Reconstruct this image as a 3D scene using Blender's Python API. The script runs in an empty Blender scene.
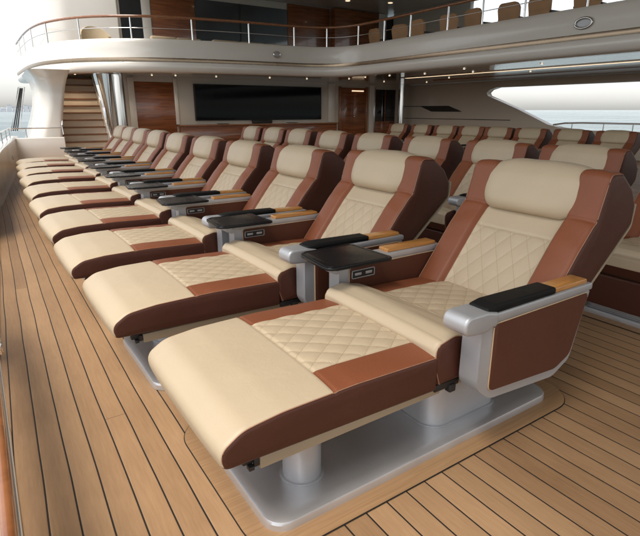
import bpy, bmesh, math, random
from mathutils import Vector
random.seed(7)
C = bpy.context.scene.collection
R = math.radians
PI = math.pi
SC = bpy.context.scene

# ------------------------------------------------------------------ materials
def lin(c):
    return tuple(c) + (1.0,)

def mat(name, col, rough=0.5, metal=0.0, coat=0.0, spec=0.5, vary=0.0, vscale=4.0, bump=0.0, bscale=200.0, aniso=0.0):
    m = bpy.data.materials.new(name); m.use_nodes = True
    nt = m.node_tree; b = nt.nodes['Principled BSDF']
    b.inputs['Base Color'].default_value = lin(col)
    b.inputs['Roughness'].default_value = rough
    b.inputs['Metallic'].default_value = metal
    b.inputs['Coat Weight'].default_value = coat
    b.inputs['Coat Roughness'].default_value = 0.08
    b.inputs['Specular IOR Level'].default_value = spec
    tc = nt.nodes.new('ShaderNodeTexCoord')
    if vary > 0:
        n = nt.nodes.new('ShaderNodeTexNoise'); n.inputs['Scale'].default_value = vscale
        n.inputs['Detail'].default_value = 5
        nt.links.new(tc.outputs['Object'], n.inputs['Vector'])
        oi = nt.nodes.new('ShaderNodeObjectInfo')
        ad = nt.nodes.new('ShaderNodeMath'); ad.operation = 'MULTIPLY_ADD'
        nt.links.new(oi.outputs['Random'], ad.inputs[0]); ad.inputs[1].default_value = 0.25
        nt.links.new(n.outputs['Fac'], ad.inputs[2])
        mr = nt.nodes.new('ShaderNodeMapRange')
        mr.inputs[1].default_value = 0.35; mr.inputs[2].default_value = 0.9
        mr.inputs[3].default_value = 1 - vary; mr.inputs[4].default_value = 1 + vary
        nt.links.new(ad.outputs[0], mr.inputs[0])
        mx = nt.nodes.new('ShaderNodeVectorMath'); mx.operation = 'SCALE'
        mx.inputs[0].default_value = col
        nt.links.new(mr.outputs[0], mx.inputs['Scale'])
        nt.links.new(mx.outputs[0], b.inputs['Base Color'])
        mr2 = nt.nodes.new('ShaderNodeMapRange')
        mr2.inputs[3].default_value = max(0.02, rough - 0.06); mr2.inputs[4].default_value = min(1, rough + 0.08)
        nt.links.new(n.outputs['Fac'], mr2.inputs[0]); nt.links.new(mr2.outputs[0], b.inputs['Roughness'])
    if bump > 0:
        v = nt.nodes.new('ShaderNodeTexVoronoi'); v.inputs['Scale'].default_value = bscale
        nt.links.new(tc.outputs['Object'], v.inputs['Vector'])
        n2 = nt.nodes.new('ShaderNodeTexNoise'); n2.inputs['Scale'].default_value = 11; n2.inputs['Detail'].default_value = 3; n2.inputs['Distortion'].default_value = 0.4
        nt.links.new(tc.outputs['Object'], n2.inputs['Vector'])
        b1 = nt.nodes.new('ShaderNodeBump'); b1.inputs['Strength'].default_value = bump; b1.inputs['Distance'].default_value = 0.0012
        b2 = nt.nodes.new('ShaderNodeBump'); b2.inputs['Strength'].default_value = bump; b2.inputs['Distance'].default_value = 0.011
        nt.links.new(v.outputs['Distance'], b1.inputs['Height'])
        nt.links.new(n2.outputs['Fac'], b2.inputs['Height'])
        nt.links.new(b1.outputs[0], b2.inputs['Normal'])
        nt.links.new(b2.outputs[0], b.inputs['Normal'])
    return m

def wood(name, c1, c2, rough=0.3, coat=0.5, axis=(1, 1, 12), scale=3.0):
    m = bpy.data.materials.new(name); m.use_nodes = True
    nt = m.node_tree; b = nt.nodes['Principled BSDF']
    tc = nt.nodes.new('ShaderNodeTexCoord'); mp = nt.nodes.new('ShaderNodeMapping')
    mp.inputs['Scale'].default_value = axis
    nt.links.new(tc.outputs['Object'], mp.inputs['Vector'])
    n = nt.nodes.new('ShaderNodeTexNoise'); n.inputs['Scale'].default_value = scale; n.inputs['Detail'].default_value = 8
    n.inputs['Distortion'].default_value = 0.6
    nt.links.new(mp.outputs[0], n.inputs['Vector'])
    cr = nt.nodes.new('ShaderNodeValToRGB')
    cr.color_ramp.elements[0].position = 0.3; cr.color_ramp.elements[0].color = lin(c1)
    cr.color_ramp.elements[1].position = 0.7; cr.color_ramp.elements[1].color = lin(c2)
    nt.links.new(n.outputs['Fac'], cr.inputs[0]); nt.links.new(cr.outputs[0], b.inputs['Base Color'])
    b.inputs['Roughness'].default_value = rough; b.inputs['Coat Weight'].default_value = coat
    b.inputs['Coat Roughness'].default_value = 0.06
    return m

def emis(name, col, strength):
    m = bpy.data.materials.new(name); m.use_nodes = True
    b = m.node_tree.nodes['Principled BSDF']
    b.inputs['Base Color'].default_value = lin(col)
    b.inputs['Emission Color'].default_value = lin(col); b.inputs['Emission Strength'].default_value = strength
    return m

M = {}
CREAM = (0.51, 0.405, 0.275)
M['cream'] = mat('cream_leather', CREAM, 0.42, spec=0.38, vary=0.05, vscale=3, bump=0.22, bscale=320)
M['brown'] = mat('brown_leather', (0.225, 0.072, 0.032), 0.44, spec=0.33, vary=0.08, vscale=4, bump=0.25, bscale=320)
M['dark'] = mat('dark_brown_leather', (0.072, 0.024, 0.014), 0.46, spec=0.33, vary=0.08, vscale=4, bump=0.22, bscale=320)
M['armleather'] = mat('armrest_leather', (0.092, 0.031, 0.017), 0.48, spec=0.33, vary=0.06, vscale=4, bump=0.15, bscale=320)
M['stitch'] = mat('tan_piping', (0.33, 0.17, 0.10), 0.6)
M['creampipe'] = mat('cream_piping', (0.50, 0.36, 0.22), 0.55)
M['silver'] = mat('satin_silver', (0.50, 0.505, 0.52), 0.46, metal=0.6, vary=0.05, vscale=6)
M['plate'] = mat('brushed_plate', (0.58, 0.585, 0.60), 0.33, metal=0.7, vary=0.10, vscale=5)
M['chrome'] = mat('polished_steel', (0.72, 0.71, 0.70), 0.12, metal=1.0, vary=0.04, vscale=2)
M['black'] = mat('black_pad', (0.008, 0.008, 0.008), 0.6, spec=0.2, bump=0.2, bscale=400)
M['tray'] = mat('black_tray', (0.008, 0.0085, 0.010), 0.25, spec=0.3, vary=0.1, vscale=8)
M['rubber'] = mat('dark_mechanism', (0.02, 0.019, 0.018), 0.5)
M['beige'] = mat('beige_underframe', (0.36, 0.29, 0.20), 0.5, vary=0.06)
M['white'] = mat('white_gelcoat', (0.82, 0.775, 0.71), 0.20, coat=0.5, vary=0.02, vscale=0.7)
M['ivory'] = mat('ivory_wall', (0.60, 0.54, 0.46), 0.3, coat=0.3, vary=0.03, vscale=0.8)
M['soffit'] = mat('glossy_soffit', (0.42, 0.37, 0.31), 0.10, coat=0.6, vary=0.03, vscale=0.6)
M['gold'] = mat('bronze_strip', (0.33, 0.25, 0.18), 0.25, metal=1.0, vary=0.12, vscale=3)
M['glass'] = mat('dark_glass', (0.006, 0.006, 0.008), 0.05, coat=0.8)
M['screen'] = mat('screen_glass', (0.004, 0.004, 0.005), 0.06, spec=0.12)
M['wood'] = wood('varnished_mahogany', (0.15, 0.042, 0.013), (0.33, 0.11, 0.036), 0.25, 0.7, (0.6, 0.6, 9), 2.0)
M['honey'] = wood('honey_wood', (0.36, 0.15, 0.035), (0.55, 0.26, 0.07), 0.3, 0.5, (2, 30, 10), 3.0)
M['rail'] = wood('varnished_rail', (0.22, 0.075, 0.025), (0.36, 0.14, 0.05), 0.2, 0.9, (4, 4, 14), 3.0)
M['tread'] = wood('tread_teak', (0.15, 0.065, 0.03), (0.24, 0.11, 0.05), 0.5, 0.1, (1, 8, 4), 3.0)
M['riser'] = mat('cream_riser', (0.68, 0.57, 0.44), 0.5, vary=0.04)
M['lamp'] = emis('warm_lamp', (1.0, 0.72, 0.42), 1.6)
M['strip'] = emis('cove_light', (1.0, 0.78, 0.52), 0.7)
M['upchair'] = mat('tan_upholstery', (0.50, 0.28, 0.14), 0.55, vary=0.08)
M['cushion'] = mat('sand_cushion', (0.50, 0.40, 0.27), 0.8, vary=0.08)
M['shore'] = mat('pale_shore', (0.42, 0.45, 0.50), 0.9, vary=0.1, vscale=0.02)
M['bldg'] = mat('pale_building', (0.55, 0.56, 0.58), 0.8)

def quilt_material(name, cx, cz, c0, du=0.098, dv=0.13):
    m = mat(name, CREAM, 0.42, spec=0.38, vary=0.05, vscale=3, bump=0.22, bscale=320)
    nt = m.node_tree; N = nt.nodes; L = nt.links; b = N['Principled BSDF']
    src = b.inputs['Base Color'].links[0].from_socket
    tc = N.new('ShaderNodeTexCoord'); sp = N.new('ShaderNodeSeparateXYZ'); L.new(tc.outputs['Object'], sp.inputs[0])
    def mth(op, a, b_=None, c=None):
        n = N.new('ShaderNodeMath'); n.operation = op
        for i, v in enumerate((a, b_, c)):
            if v is None: continue
            if isinstance(v, (int, float)): n.inputs[i].default_value = v
            else: L.new(v, n.inputs[i])
        return n.outputs[0]
    v = mth('ADD', mth('ADD', mth('MULTIPLY', sp.outputs['X'], cx), mth('MULTIPLY', sp.outputs['Z'], cz)), c0)
    u = mth('DIVIDE', sp.outputs['Y'], du); v = mth('DIVIDE', v, dv)
    A = mth('ADD', u, v); B = mth('SUBTRACT', u, v)
    def thread(p, q):
        near = mth('LESS_THAN', mth('ABSOLUTE', mth('SUBTRACT', p, mth('ROUND', p))), 0.016)
        dash = mth('LESS_THAN', mth('FRACT', mth('MULTIPLY', q, 14.0)), 0.66)
        return mth('MULTIPLY', near, dash)
    f = mth('MAXIMUM', thread(A, B), thread(B, A))
    mx = N.new('ShaderNodeMix'); mx.data_type = 'RGBA'
    L.new(mth('MULTIPLY', f, 0.75), mx.inputs[0]); L.new(src, mx.inputs[6]); mx.inputs[7].default_value = (0.30, 0.20, 0.11, 1)
    L.new(mx.outputs[2], b.inputs['Base Color'])
    return m
OX = 1.40
M['quilt_leg'] = quilt_material('quilted_leather_footrest', 1, 0, OX - 0.9)
M['quilt_seat'] = quilt_material('quilted_leather_seat', 1, 0, OX)
M['quilt_back'] = quilt_material('quilted_leather_back', 0.6, 0.8, 0.6 * (OX - 2.0) - 0.8 * 0.4, 0.098, 0.15)

def deck_material():
    m = bpy.data.materials.new('teak_planking'); m.use_nodes = True
    nt = m.node_tree; N = nt.nodes; L = nt.links; b = N['Principled BSDF']
    tc = N.new('ShaderNodeTexCoord'); sp = N.new('ShaderNodeSeparateXYZ'); L.new(tc.outputs['Object'], sp.inputs[0])
    def mth(op, a, b_=None, c=None):
        n = N.new('ShaderNodeMath'); n.operation = op
        for i, v in enumerate((a, b_, c)):
            if v is None: continue
            if isinstance(v, (int, float)): n.inputs[i].default_value = v
            else: L.new(v, n.inputs[i])
        return n.outputs[0]
    # planks follow the hull a little on the port side
    w = mth('SUBTRACT', 1.0, mth('MULTIPLY', sp.outputs['X'], 1.3)); w = mth('MAXIMUM', w, 0.0); w = mth('MINIMUM', w, 1.3)
    yy = mth('SUBTRACT', sp.outputs['Y'], 1.2)
    wob = N.new('ShaderNodeTexNoise'); wob.inputs['Scale'].default_value = 1.1; wob.inputs['Detail'].default_value = 1
    L.new(tc.outputs['Object'], wob.inputs['Vector'])
    xs = mth('SUBTRACT', sp.outputs['X'], mth('MULTIPLY', mth('MULTIPLY', w, yy), 0.030))
    xs = mth('ADD', xs, mth('MULTIPLY', mth('SUBTRACT', wob.outputs['Fac'], 0.5), 0.018))
    PW = 0.098
    q = mth('DIVIDE', mth('ADD', xs, 0.026), PW)
    cell = mth('FLOOR', q); fr = mth('SUBTRACT', q, cell)
    dist = mth('MINIMUM', fr, mth('SUBTRACT', 1.0, fr))          # 0 at a seam
    # butt joints, each plank its own stagger
    wn = N.new('ShaderNodeTexWhiteNoise'); wn.noise_dimensions = '1D'; L.new(cell, wn.inputs['W'])
    yo = mth('DIVIDE', mth('ADD', sp.outputs['Y'], mth('MULTIPLY', wn.outputs['Value'], 11.0)), 11.0)
    ycell = mth('FLOOR', yo); yf = mth('SUBTRACT', yo, ycell)
    yd = mth('MULTIPLY', mth('MINIMUM', yf, mth('SUBTRACT', 1.0, yf)), 11.0 / PW)
    seam_l = mth('LESS_THAN', dist, 0.032)
    seam_b = mth('LESS_THAN', yd, 0.012)
    seam = mth('MAXIMUM', seam_l, seam_b)
    wn2 = N.new('ShaderNodeTexWhiteNoise'); wn2.noise_dimensions = '2D'
    cb = N.new('ShaderNodeCombineXYZ'); L.new(cell, cb.inputs[0]); L.new(ycell, cb.inputs[1]); L.new(cb.outputs[0], wn2.inputs['Vector'])
    # grain
    gm = N.new('ShaderNodeCombineXYZ')
    L.new(mth('MULTIPLY', xs, 95.0), gm.inputs[0]); L.new(mth('MULTIPLY', sp.outputs['Y'], 7.0), gm.inputs[1])
    L.new(mth('MULTIPLY', wn2.outputs['Value'], 30.0), gm.inputs[2])
    g = N.new('ShaderNodeTexNoise'); g.inputs['Scale'].default_value = 1.0; g.inputs['Detail'].default_value = 9; g.inputs['Roughness'].default_value = 0.68; L.new(gm.outputs[0], g.inputs['Vector'])
    bl = N.new('ShaderNodeTexNoise'); bl.inputs['Scale'].default_value = 1.7; bl.inputs['Detail'].default_value = 5; L.new(tc.outputs['Object'], bl.inputs['Vector'])
    fac = mth('ADD', mth('MULTIPLY', g.outputs['Fac'], 0.55), mth('ADD', mth('MULTIPLY', wn2.outputs['Value'], 0.32), mth('MULTIPLY', bl.outputs['Fac'], 0.5)))
    cr = N.new('ShaderNodeValToRGB')
    e = cr.color_ramp.elements
    e[0].position = 0.25; e[0].color = (0.19, 0.100, 0.045, 1)
    e[1].position = 1.0; e[1].color = (0.45, 0.275, 0.145, 1)
    L.new(fac, cr.inputs[0])
    mx = N.new('ShaderNodeMix'); mx.data_type = 'RGBA'
    L.new(seam, mx.inputs[0]); L.new(cr.outputs[0], mx.inputs[6]); mx.inputs[7].default_value = (0.018, 0.014, 0.012, 1)
    L.new(mx.outputs[2], b.inputs['Base Color'])
    L.new(mth('ADD', 0.50, mth('MULTIPLY', bl.outputs['Fac'], 0.16)), b.inputs['Roughness'])
    b.inputs['Specular IOR Level'].default_value = 0.4
    bp = N.new('ShaderNodeBump'); bp.inputs['Strength'].default_value = 0.6; bp.inputs['Distance'].default_value = 0.002
    h = mth('ADD', mth('MULTIPLY', mth('MINIMUM', dist, 0.06), 16.0), mth('MULTIPLY', g.outputs['Fac'], 0.35))
    L.new(h, bp.inputs['Height']); L.new(bp.outputs[0], b.inputs['Normal'])
    return m
M['deck'] = deck_material()
M['margin'] = wood('teak_margin', (0.31, 0.175, 0.083), (0.40, 0.24, 0.12), 0.52, 0.0, (1.5, 40, 1), 2.0)
M['caulk'] = mat('black_caulk', (0.018, 0.014, 0.012), 0.7)

def sea_material():
    m = bpy.data.materials.new('sea_water'); m.use_nodes = True
    nt = m.node_tree; N = nt.nodes; L = nt.links; b = N['Principled BSDF']
    b.inputs['Roughness'].default_value = 0.12
    b.inputs['IOR'].default_value = 1.333
    tc = N.new('ShaderNodeTexCoord')
    n = N.new('ShaderNodeTexNoise'); n.inputs['Scale'].default_value = 0.35; n.inputs['Detail'].default_value = 8; n.inputs['Roughness'].default_value = 0.65
    L.new(tc.outputs['Object'], n.inputs['Vector'])
    mp = N.new('ShaderNodeMapping'); mp.inputs['Scale'].default_value = (0.012, 0.030, 1.0); mp.inputs['Rotation'].default_value = (0, 0, 0.9)
    L.new(tc.outputs['Object'], mp.inputs['Vector'])
    n3 = N.new('ShaderNodeTexNoise'); n3.inputs['Scale'].default_value = 1.0; n3.inputs['Detail'].default_value = 9; n3.inputs['Roughness'].default_value = 0.7
    L.new(mp.outputs[0], n3.inputs['Vector'])
    cr = N.new('ShaderNodeValToRGB'); cr.color_ramp.elements[0].position = 0.4; cr.color_ramp.elements[0].color = (0.10, 0.17, 0.20, 1)
    cr.color_ramp.elements[1].position = 0.62; cr.color_ramp.elements[1].color = (0.26, 0.34, 0.37, 1)
    L.new(n3.outputs['Fac'], cr.inputs[0]); L.new(cr.outputs[0], b.inputs['Base Color'])
    bp = N.new('ShaderNodeBump'); bp.inputs['Strength'].default_value = 1.0; bp.inputs['Distance'].default_value = 1.6
    L.new(n.outputs['Fac'], bp.inputs['Height']); L.new(bp.outputs[0], b.inputs['Normal'])
    return m
M['sea'] = sea_material()

# ------------------------------------------------------------------ helpers
def link(name, me, parent=None):
    o = bpy.data.objects.new(name, me); C.objects.link(o)
    if parent is not None: o.parent = parent
    return o

def mesh_obj(name, verts, faces, m, parent=None, smooth=True, angle=35, mats=None, fmat=None):
    me = bpy.data.meshes.new(name); me.from_pydata(verts, [], faces)
    for mm in (mats or [m]): me.materials.append(mm)
    if fmat:
        for p, i in zip(me.polygons, fmat): p.material_index = i
    me.validate(); me.update()
    bm = bmesh.new(); bm.from_mesh(me); bmesh.ops.recalc_face_normals(bm, faces=bm.faces); bm.to_mesh(me); bm.free()
    if smooth:
        for p in me.polygons: p.use_smooth = True
        me.set_sharp_from_angle(angle=R(angle))
    return link(name, me, parent)

def bm_obj(name, bm, m, parent=None, angle=35):
    me = bpy.data.meshes.new(name)
    bmesh.ops.recalc_face_normals(bm, faces=bm.faces)
    bm.to_mesh(me); bm.free(); me.materials.append(m)
    for p in me.polygons: p.use_smooth = True
    me.set_sharp_from_angle(angle=R(angle))
    return link(name, me, parent)

def add_box(bm, x0, x1, y0, y1, z0, z1, bev=0.0, seg=2):
    vs = [bm.verts.new((x, y, z)) for x in (x0, x1) for y in (y0, y1) for z in (z0, z1)]
    idx = [(0, 1, 3, 2), (4, 6, 7, 5), (0, 4, 5, 1), (2, 3, 7, 6), (0, 2, 6, 4), (1, 5, 7, 3)]
    fs = [bm.faces.new([vs[i] for i in f]) for f in idx]
    if bev > 0:
        es = list({e for f in fs for e in f.edges})
        bmesh.ops.bevel(bm, geom=es, offset=bev, segments=seg, affect='EDGES', profile=0.5)

def box(name, x0, x1, y0, y1, z0, z1, m, parent=None, bev=0.0, seg=2):
    bm = bmesh.new(); add_box(bm, x0, x1, y0, y1, z0, z1, bev, seg)
    return bm_obj(name, bm, m, parent)

def round_poly(pts, radii, seg=6):
    out = []; n = len(pts)
    for i in range(n):
        p0 = Vector(pts[i - 1]); p = Vector(pts[i]); p1 = Vector(pts[(i + 1) % n])
        r = radii[i] if isinstance(radii, (list, tuple)) else radii
        if r <= 0: out.append(tuple(p)); continue
        a = (p0 - p); b = (p1 - p); la, lb = a.length, b.length; a.normalize(); b.normalize()
        ang = a.angle(b); t = min(r / math.tan(ang / 2), la * 0.49, lb * 0.49); rr = t * math.tan(ang / 2)
        c = p + (a + b).normalized() * (rr / math.sin(ang / 2))
        s = p + a * t - c; e = p + b * t - c
        sa = math.atan2(s.y, s.x); ea = math.atan2(e.y, e.x); d = ea - sa
        while d > PI: d -= 2 * PI
        while d < -PI: d += 2 * PI
        for k in range(seg + 1):
            q = sa + d * k / seg; out.append((c.x + rr * math.cos(q), c.y + rr * math.sin(q)))
    return out

def prism(name, pts, a0, a1, m, parent=None, plane='xz', bev=0.0, seg=2):
    """outline in a plane extruded along the third axis from a0 to a1"""
    def P(p, a):
        return (p[0], a, p[1]) if plane == 'xz' else ((p[0], p[1], a) if plane == 'xy' else (a, p[0], p[1]))
    bm = bmesh.new(); n = len(pts)
    A = [bm.verts.new(P(p, a0)) for p in pts]; B = [bm.verts.new(P(p, a1)) for p in pts]
    fa = bm.faces.new(A); fb = bm.faces.new(B)
    for i in range(n): bm.faces.new([A[i], A[(i + 1) % n], B[(i + 1) % n], B[i]])
    if bev > 0:
        es = list({e for f in (fa, fb) for e in f.edges})
        bmesh.ops.bevel(bm, geom=es, offset=bev, segments=seg, affect='EDGES', profile=0.5)
    bmesh.ops.triangulate(bm, faces=[f for f in bm.faces if len(f.verts) > 4])
    return bm_obj(name, bm, m, parent)

def tube_into(V, F, path, r, n=8, closed=False, r_end=None):
    base0 = len(V); k = len(path); P = [Vector(p) for p in path]
    up = Vector((0, 0, 1))
    for i in range(k):
        if closed: t = P[(i + 1) % k] - P[i - 1]
        else: t = P[min(i + 1, k - 1)] - P[max(i - 1, 0)]
        t.normalize()
        u = up if abs(t.dot(up)) < 0.95 else Vector((1, 0, 0))
        s = t.cross(u).normalized(); w = s.cross(t).normalized()
        rr = r if r_end is None else r + (r_end - r) * i / (k - 1)
        for j in range(n):
            a = 2 * PI * j / n
            V.append(tuple(P[i] + s * (rr * math.cos(a)) + w * (rr * math.sin(a))))
    for i in range(k if closed else k - 1):
        for j in range(n):
            a = base0 + i * n + j; b = base0 + i * n + (j + 1) % n
            c = base0 + ((i + 1) % k) * n + (j + 1) % n; d = base0 + ((i + 1) % k) * n + j
            F.append((a, b, c, d))
    if not closed:
        F.append(tuple(base0 + j for j in range(n))); F.append(tuple(base0 + (k - 1) * n + j for j in range(n)))

def tube(name, path, r, m, parent=None, n=8, closed=False, r_end=None):
    V = []; F = []; tube_into(V, F, path, r, n, closed, r_end)
    return mesh_obj(name, V, F, m, parent, angle=50)

def sweep(name, prof, path, m, parent=None, angle=35, closed_prof=True):
    """prof: list of (outward, z); path: list of (x, y) with outward = right-hand normal of travel"""
    V = []; F = []; k = len(path); n = len(prof)
    for i in range(k):
        a = Vector(path[max(i - 1, 0)]); b = Vector(path[min(i + 1, k - 1)])
        t = (b - a).normalized(); nx, ny = t.y, -t.x
        for o, z in prof: V.append((path[i][0] + nx * o, path[i][1] + ny * o, z))
    for i in range(k - 1):
        for j in range(n if closed_prof else n - 1):
            F.append((i * n + j, i * n + (j + 1) % n, (i + 1) * n + (j + 1) % n, (i + 1) * n + j))
    if closed_prof:
        F.append(tuple(range(n))); F.append(tuple((k - 1) * n + j for j in range(n)))
    return mesh_obj(name, V, F, m, parent, angle=angle)

def smooth_path(pts, n=8):
    out = []
    P = [pts[0]] + list(pts) + [pts[-1]]
    for i in range(1, len(P) - 2):
        p0, p1, p2, p3 = P[i - 1], P[i], P[i + 1], P[i + 2]
        for k in range(n):
            t = k / n
            out.append(tuple(0.5 * ((2 * p1[d]) + (-p0[d] + p2[d]) * t + (2 * p0[d] - 5 * p1[d] + 4 * p2[d] - p3[d]) * t * t + (-p0[d] + 3 * p1[d] - 3 * p2[d] + p3[d]) * t ** 3) for d in range(len(p1))))
    out.append(tuple(pts[-1]))
    return out

def tag(o, label=None, cat=None, group=None, kind=None):
    if label: o['label'] = label
    if cat: o['category'] = cat
    if group: o['group'] = group
    if kind: o['kind'] = kind
    return o

def empty(name, loc=(0, 0, 0), rz=0.0):
    o = bpy.data.objects.new(name, None); C.objects.link(o); o.location = loc; o.rotation_euler = (0, 0, rz)
    o.empty_display_size = 0.2
    return o

def copy_tree(o, parent=None):
    c = o.copy(); C.objects.link(c); c.parent = parent
    for ch in list(o.children): copy_tree(ch, c)
    return c

# ------------------------------------------------------------------ cushions
def resample(poly, step):
    out = []; n = len(poly)
    for i in range(n):
        a = Vector(poly[i]); b = Vector(poly[(i + 1) % n]); L = (b - a).length
        k = max(1, int(round(L / step)))
        for j in range(k): out.append(a + (b - a) * (j / k))
    return out

def cushion(outline, w, rnd, step, disp, classify):
    """Rounded cushion: XZ outline carried across y in [-w/2, w/2]; edges rounded by rnd.
    disp(x, z, y, nx, nz) pushes along the outline normal; classify(...) gives a class per face."""
    O = resample(outline, step); n = len(O)
    area = sum(O[i].x * O[(i + 1) % n].y - O[(i + 1) % n].x * O[i].y for i in range(n))
    sg = 1 if area > 0 else -1
    Nn = []
    for i in range(n):
        t = O[(i + 2) % n] - O[i - 2]; t.normalize(); Nn.append(Vector((t.y * sg, -t.x * sg)))
    ys = []
    K = 6
    for k in range(K): a = (PI / 2) * k / K; ys.append((-w / 2 + rnd * (1 - math.sin(a)), rnd * (1 - math.cos(a))))
    ys = [(-w / 2 + rnd * (1 - math.cos(PI / 2 * k / K)), rnd * (1 - math.sin(PI / 2 * k / K))) for k in range(K)]
    m = int((w - 2 * rnd) / step)
    mid = [(-w / 2 + rnd + (w - 2 * rnd) * k / m, 0.0) for k in range(m + 1)]
    ys = ys + mid + [(-y, d) for y, d in reversed(ys)]
    V = []; 
    for y, ins in ys:
        for i in range(n):
            p = O[i]; nn = Nn[i]
            d = disp(p.x, p.y, y, nn.x, nn.y) * (1 - ins / rnd)
            q = p + nn * (d - ins)
            V.append((q.x, y, q.y))
    classes = {}
    my = len(ys)
    for j in range(my - 1):
        yc = (ys[j][0] + ys[j + 1][0]) / 2; inside = ys[j][1] < rnd * 0.45 and ys[j + 1][1] < rnd * 0.45
        for i in range(n):
            p = O[i]; nn = Nn[i]
            c = classify(p.x, p.y, yc, nn.x, nn.y, inside)
            classes.setdefault(c, []).append((j * n + i, j * n + (i + 1) % n, (j + 1) * n + (i + 1) % n, (j + 1) * n + i))
    # caps: fan to centre
    cx = sum(p.x for p in O) / n; cz = sum(p.y for p in O) / n
    for j, y in ((0, -w / 2), (my - 1, w / 2)):
        c0 = len(V)
        rings = [0.75, 0.4]
        prev = [j * n + i for i in range(n)]
        for f in rings:
            cur = []
            for i in range(n):
                v = V[j * n + i]; cur.append(len(V)); V.append((cx + (v[0] - cx) * f, y + (0.006 if y > 0 else -0.006) * (1 - f), cz + (v[2] - cz) * f))
            for i in range(n): classes.setdefault('side', []).append((prev[i], prev[(i + 1) % n], cur[(i + 1) % n], cur[i]))
            prev = cur
        V.append((cx, y, cz)); cc = len(V) - 1
        for i in range(n): classes['side'].append((prev[i], prev[(i + 1) % n], cc))
    # edge lines for the piping: station where the class turns
    edge = []
    for y, ins in ys:
        if ins < rnd * 0.45: 
            edge = (y, ins); break
    seam = [(O[i] + Nn[i] * (disp(O[i].x, O[i].y, edge[0], Nn[i].x, Nn[i].y) * (1 - edge[1] / rnd) - edge[1] + 0.0008), Nn[i]) for i in range(n)]
    return V, classes, seam, edge[0]

def orient(V, F):
    bm = bmesh.new(); vs = [bm.verts.new(v) for v in V]
    for f in F:
        try: bm.faces.new([vs[i] for i in f])
        except ValueError: pass
    bmesh.ops.recalc_face_normals(bm, faces=bm.faces)
    me = bpy.data.meshes.new('t'); bm.to_mesh(me); bm.free(); return me

def cushion_objs(name, data, groups, parent, ox):
    """groups: list of (object name, [(class, material), ...]); the first is the part, others its sub-parts"""
    V, classes, seam, ye = data
    allF = []; tags = []
    for c, fs in classes.items():
        for f in fs: allF.append(f); tags.append(c)
    # consistent normals over the whole skin, and smooth normals shared across the split
    bm = bmesh.new(); vs = [bm.verts.new((v[0] - ox, v[1], v[2])) for v in V]; bm.verts.index_update()
    lay = bm.faces.layers.int.new('c'); keys = list(classes)
    for f, c in zip(allF, tags):
        nf = bm.faces.new([vs[i] for i in f]); nf[lay] = keys.index(c)
    bmesh.ops.recalc_face_normals(bm, faces=bm.faces); bm.normal_update()
    first = None
    for gname, cl in groups:
        remap = {}; VV = []; NN = []; FF = []; fm = []
        cm = {keys.index(c): i for i, (c, mm) in enumerate(cl) if c in keys}
        for f in bm.faces:
            if f[lay] in cm:
                idx = []
                for v in f.verts:
                    if v.index not in remap: remap[v.index] = len(VV); VV.append(tuple(v.co)); NN.append(tuple(v.normal))
                    idx.append(remap[v.index])
                FF.append(idx); fm.append(cm[f[lay]])
        if not FF: continue
        me = bpy.data.meshes.new(gname); me.from_pydata(VV, [], FF)
        for c, mm in cl: me.materials.append(mm)
        for p, i in zip(me.polygons, fm): p.material_index = i; p.use_smooth = True
        me.normals_split_custom_set_from_vertices(NN)
        o = link(gname, me, first if first is not None else parent)
        if first is None: first = o
    bm.free()
    return first

def piping(name, seam, ye, sel, r, m, parent, ox):
    pts = [s for s in seam if sel(s[0].x, s[0].y, s[1].x, s[1].y)]
    # longest contiguous run
    flags = [sel(s[0].x, s[0].y, s[1].x, s[1].y) for s in seam]; n = len(seam)
    if all(flags): run = list(range(n)); closed = True
    else:
        st = next(i for i in range(n) if flags[i] and not flags[i - 1]); run = []; closed = False
        i = st
        while flags[i % n] and len(run) < n: run.append(i % n); i += 1
    run = run[::2]
    for y in (ye, -ye):
        V = []; F = []; tube_into(V, F, [(seam[i][0].x - ox, y, seam[i][0].y) for i in run], r, 6, closed)
        mesh_obj(name, V, F, m, parent, angle=60)

def quilt(u, v, du=0.088, dv=0.125):
    a = u / du + v / dv; b = u / du - v / dv
    return (abs(math.sin(PI * a)) * abs(math.sin(PI * b))) ** 0.30

def g(x, w): return math.exp(-(x / w) ** 2)

OX = 1.40      # a chair's own origin, in the first row's coordinates
W = 0.775
QY = 0.245

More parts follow.
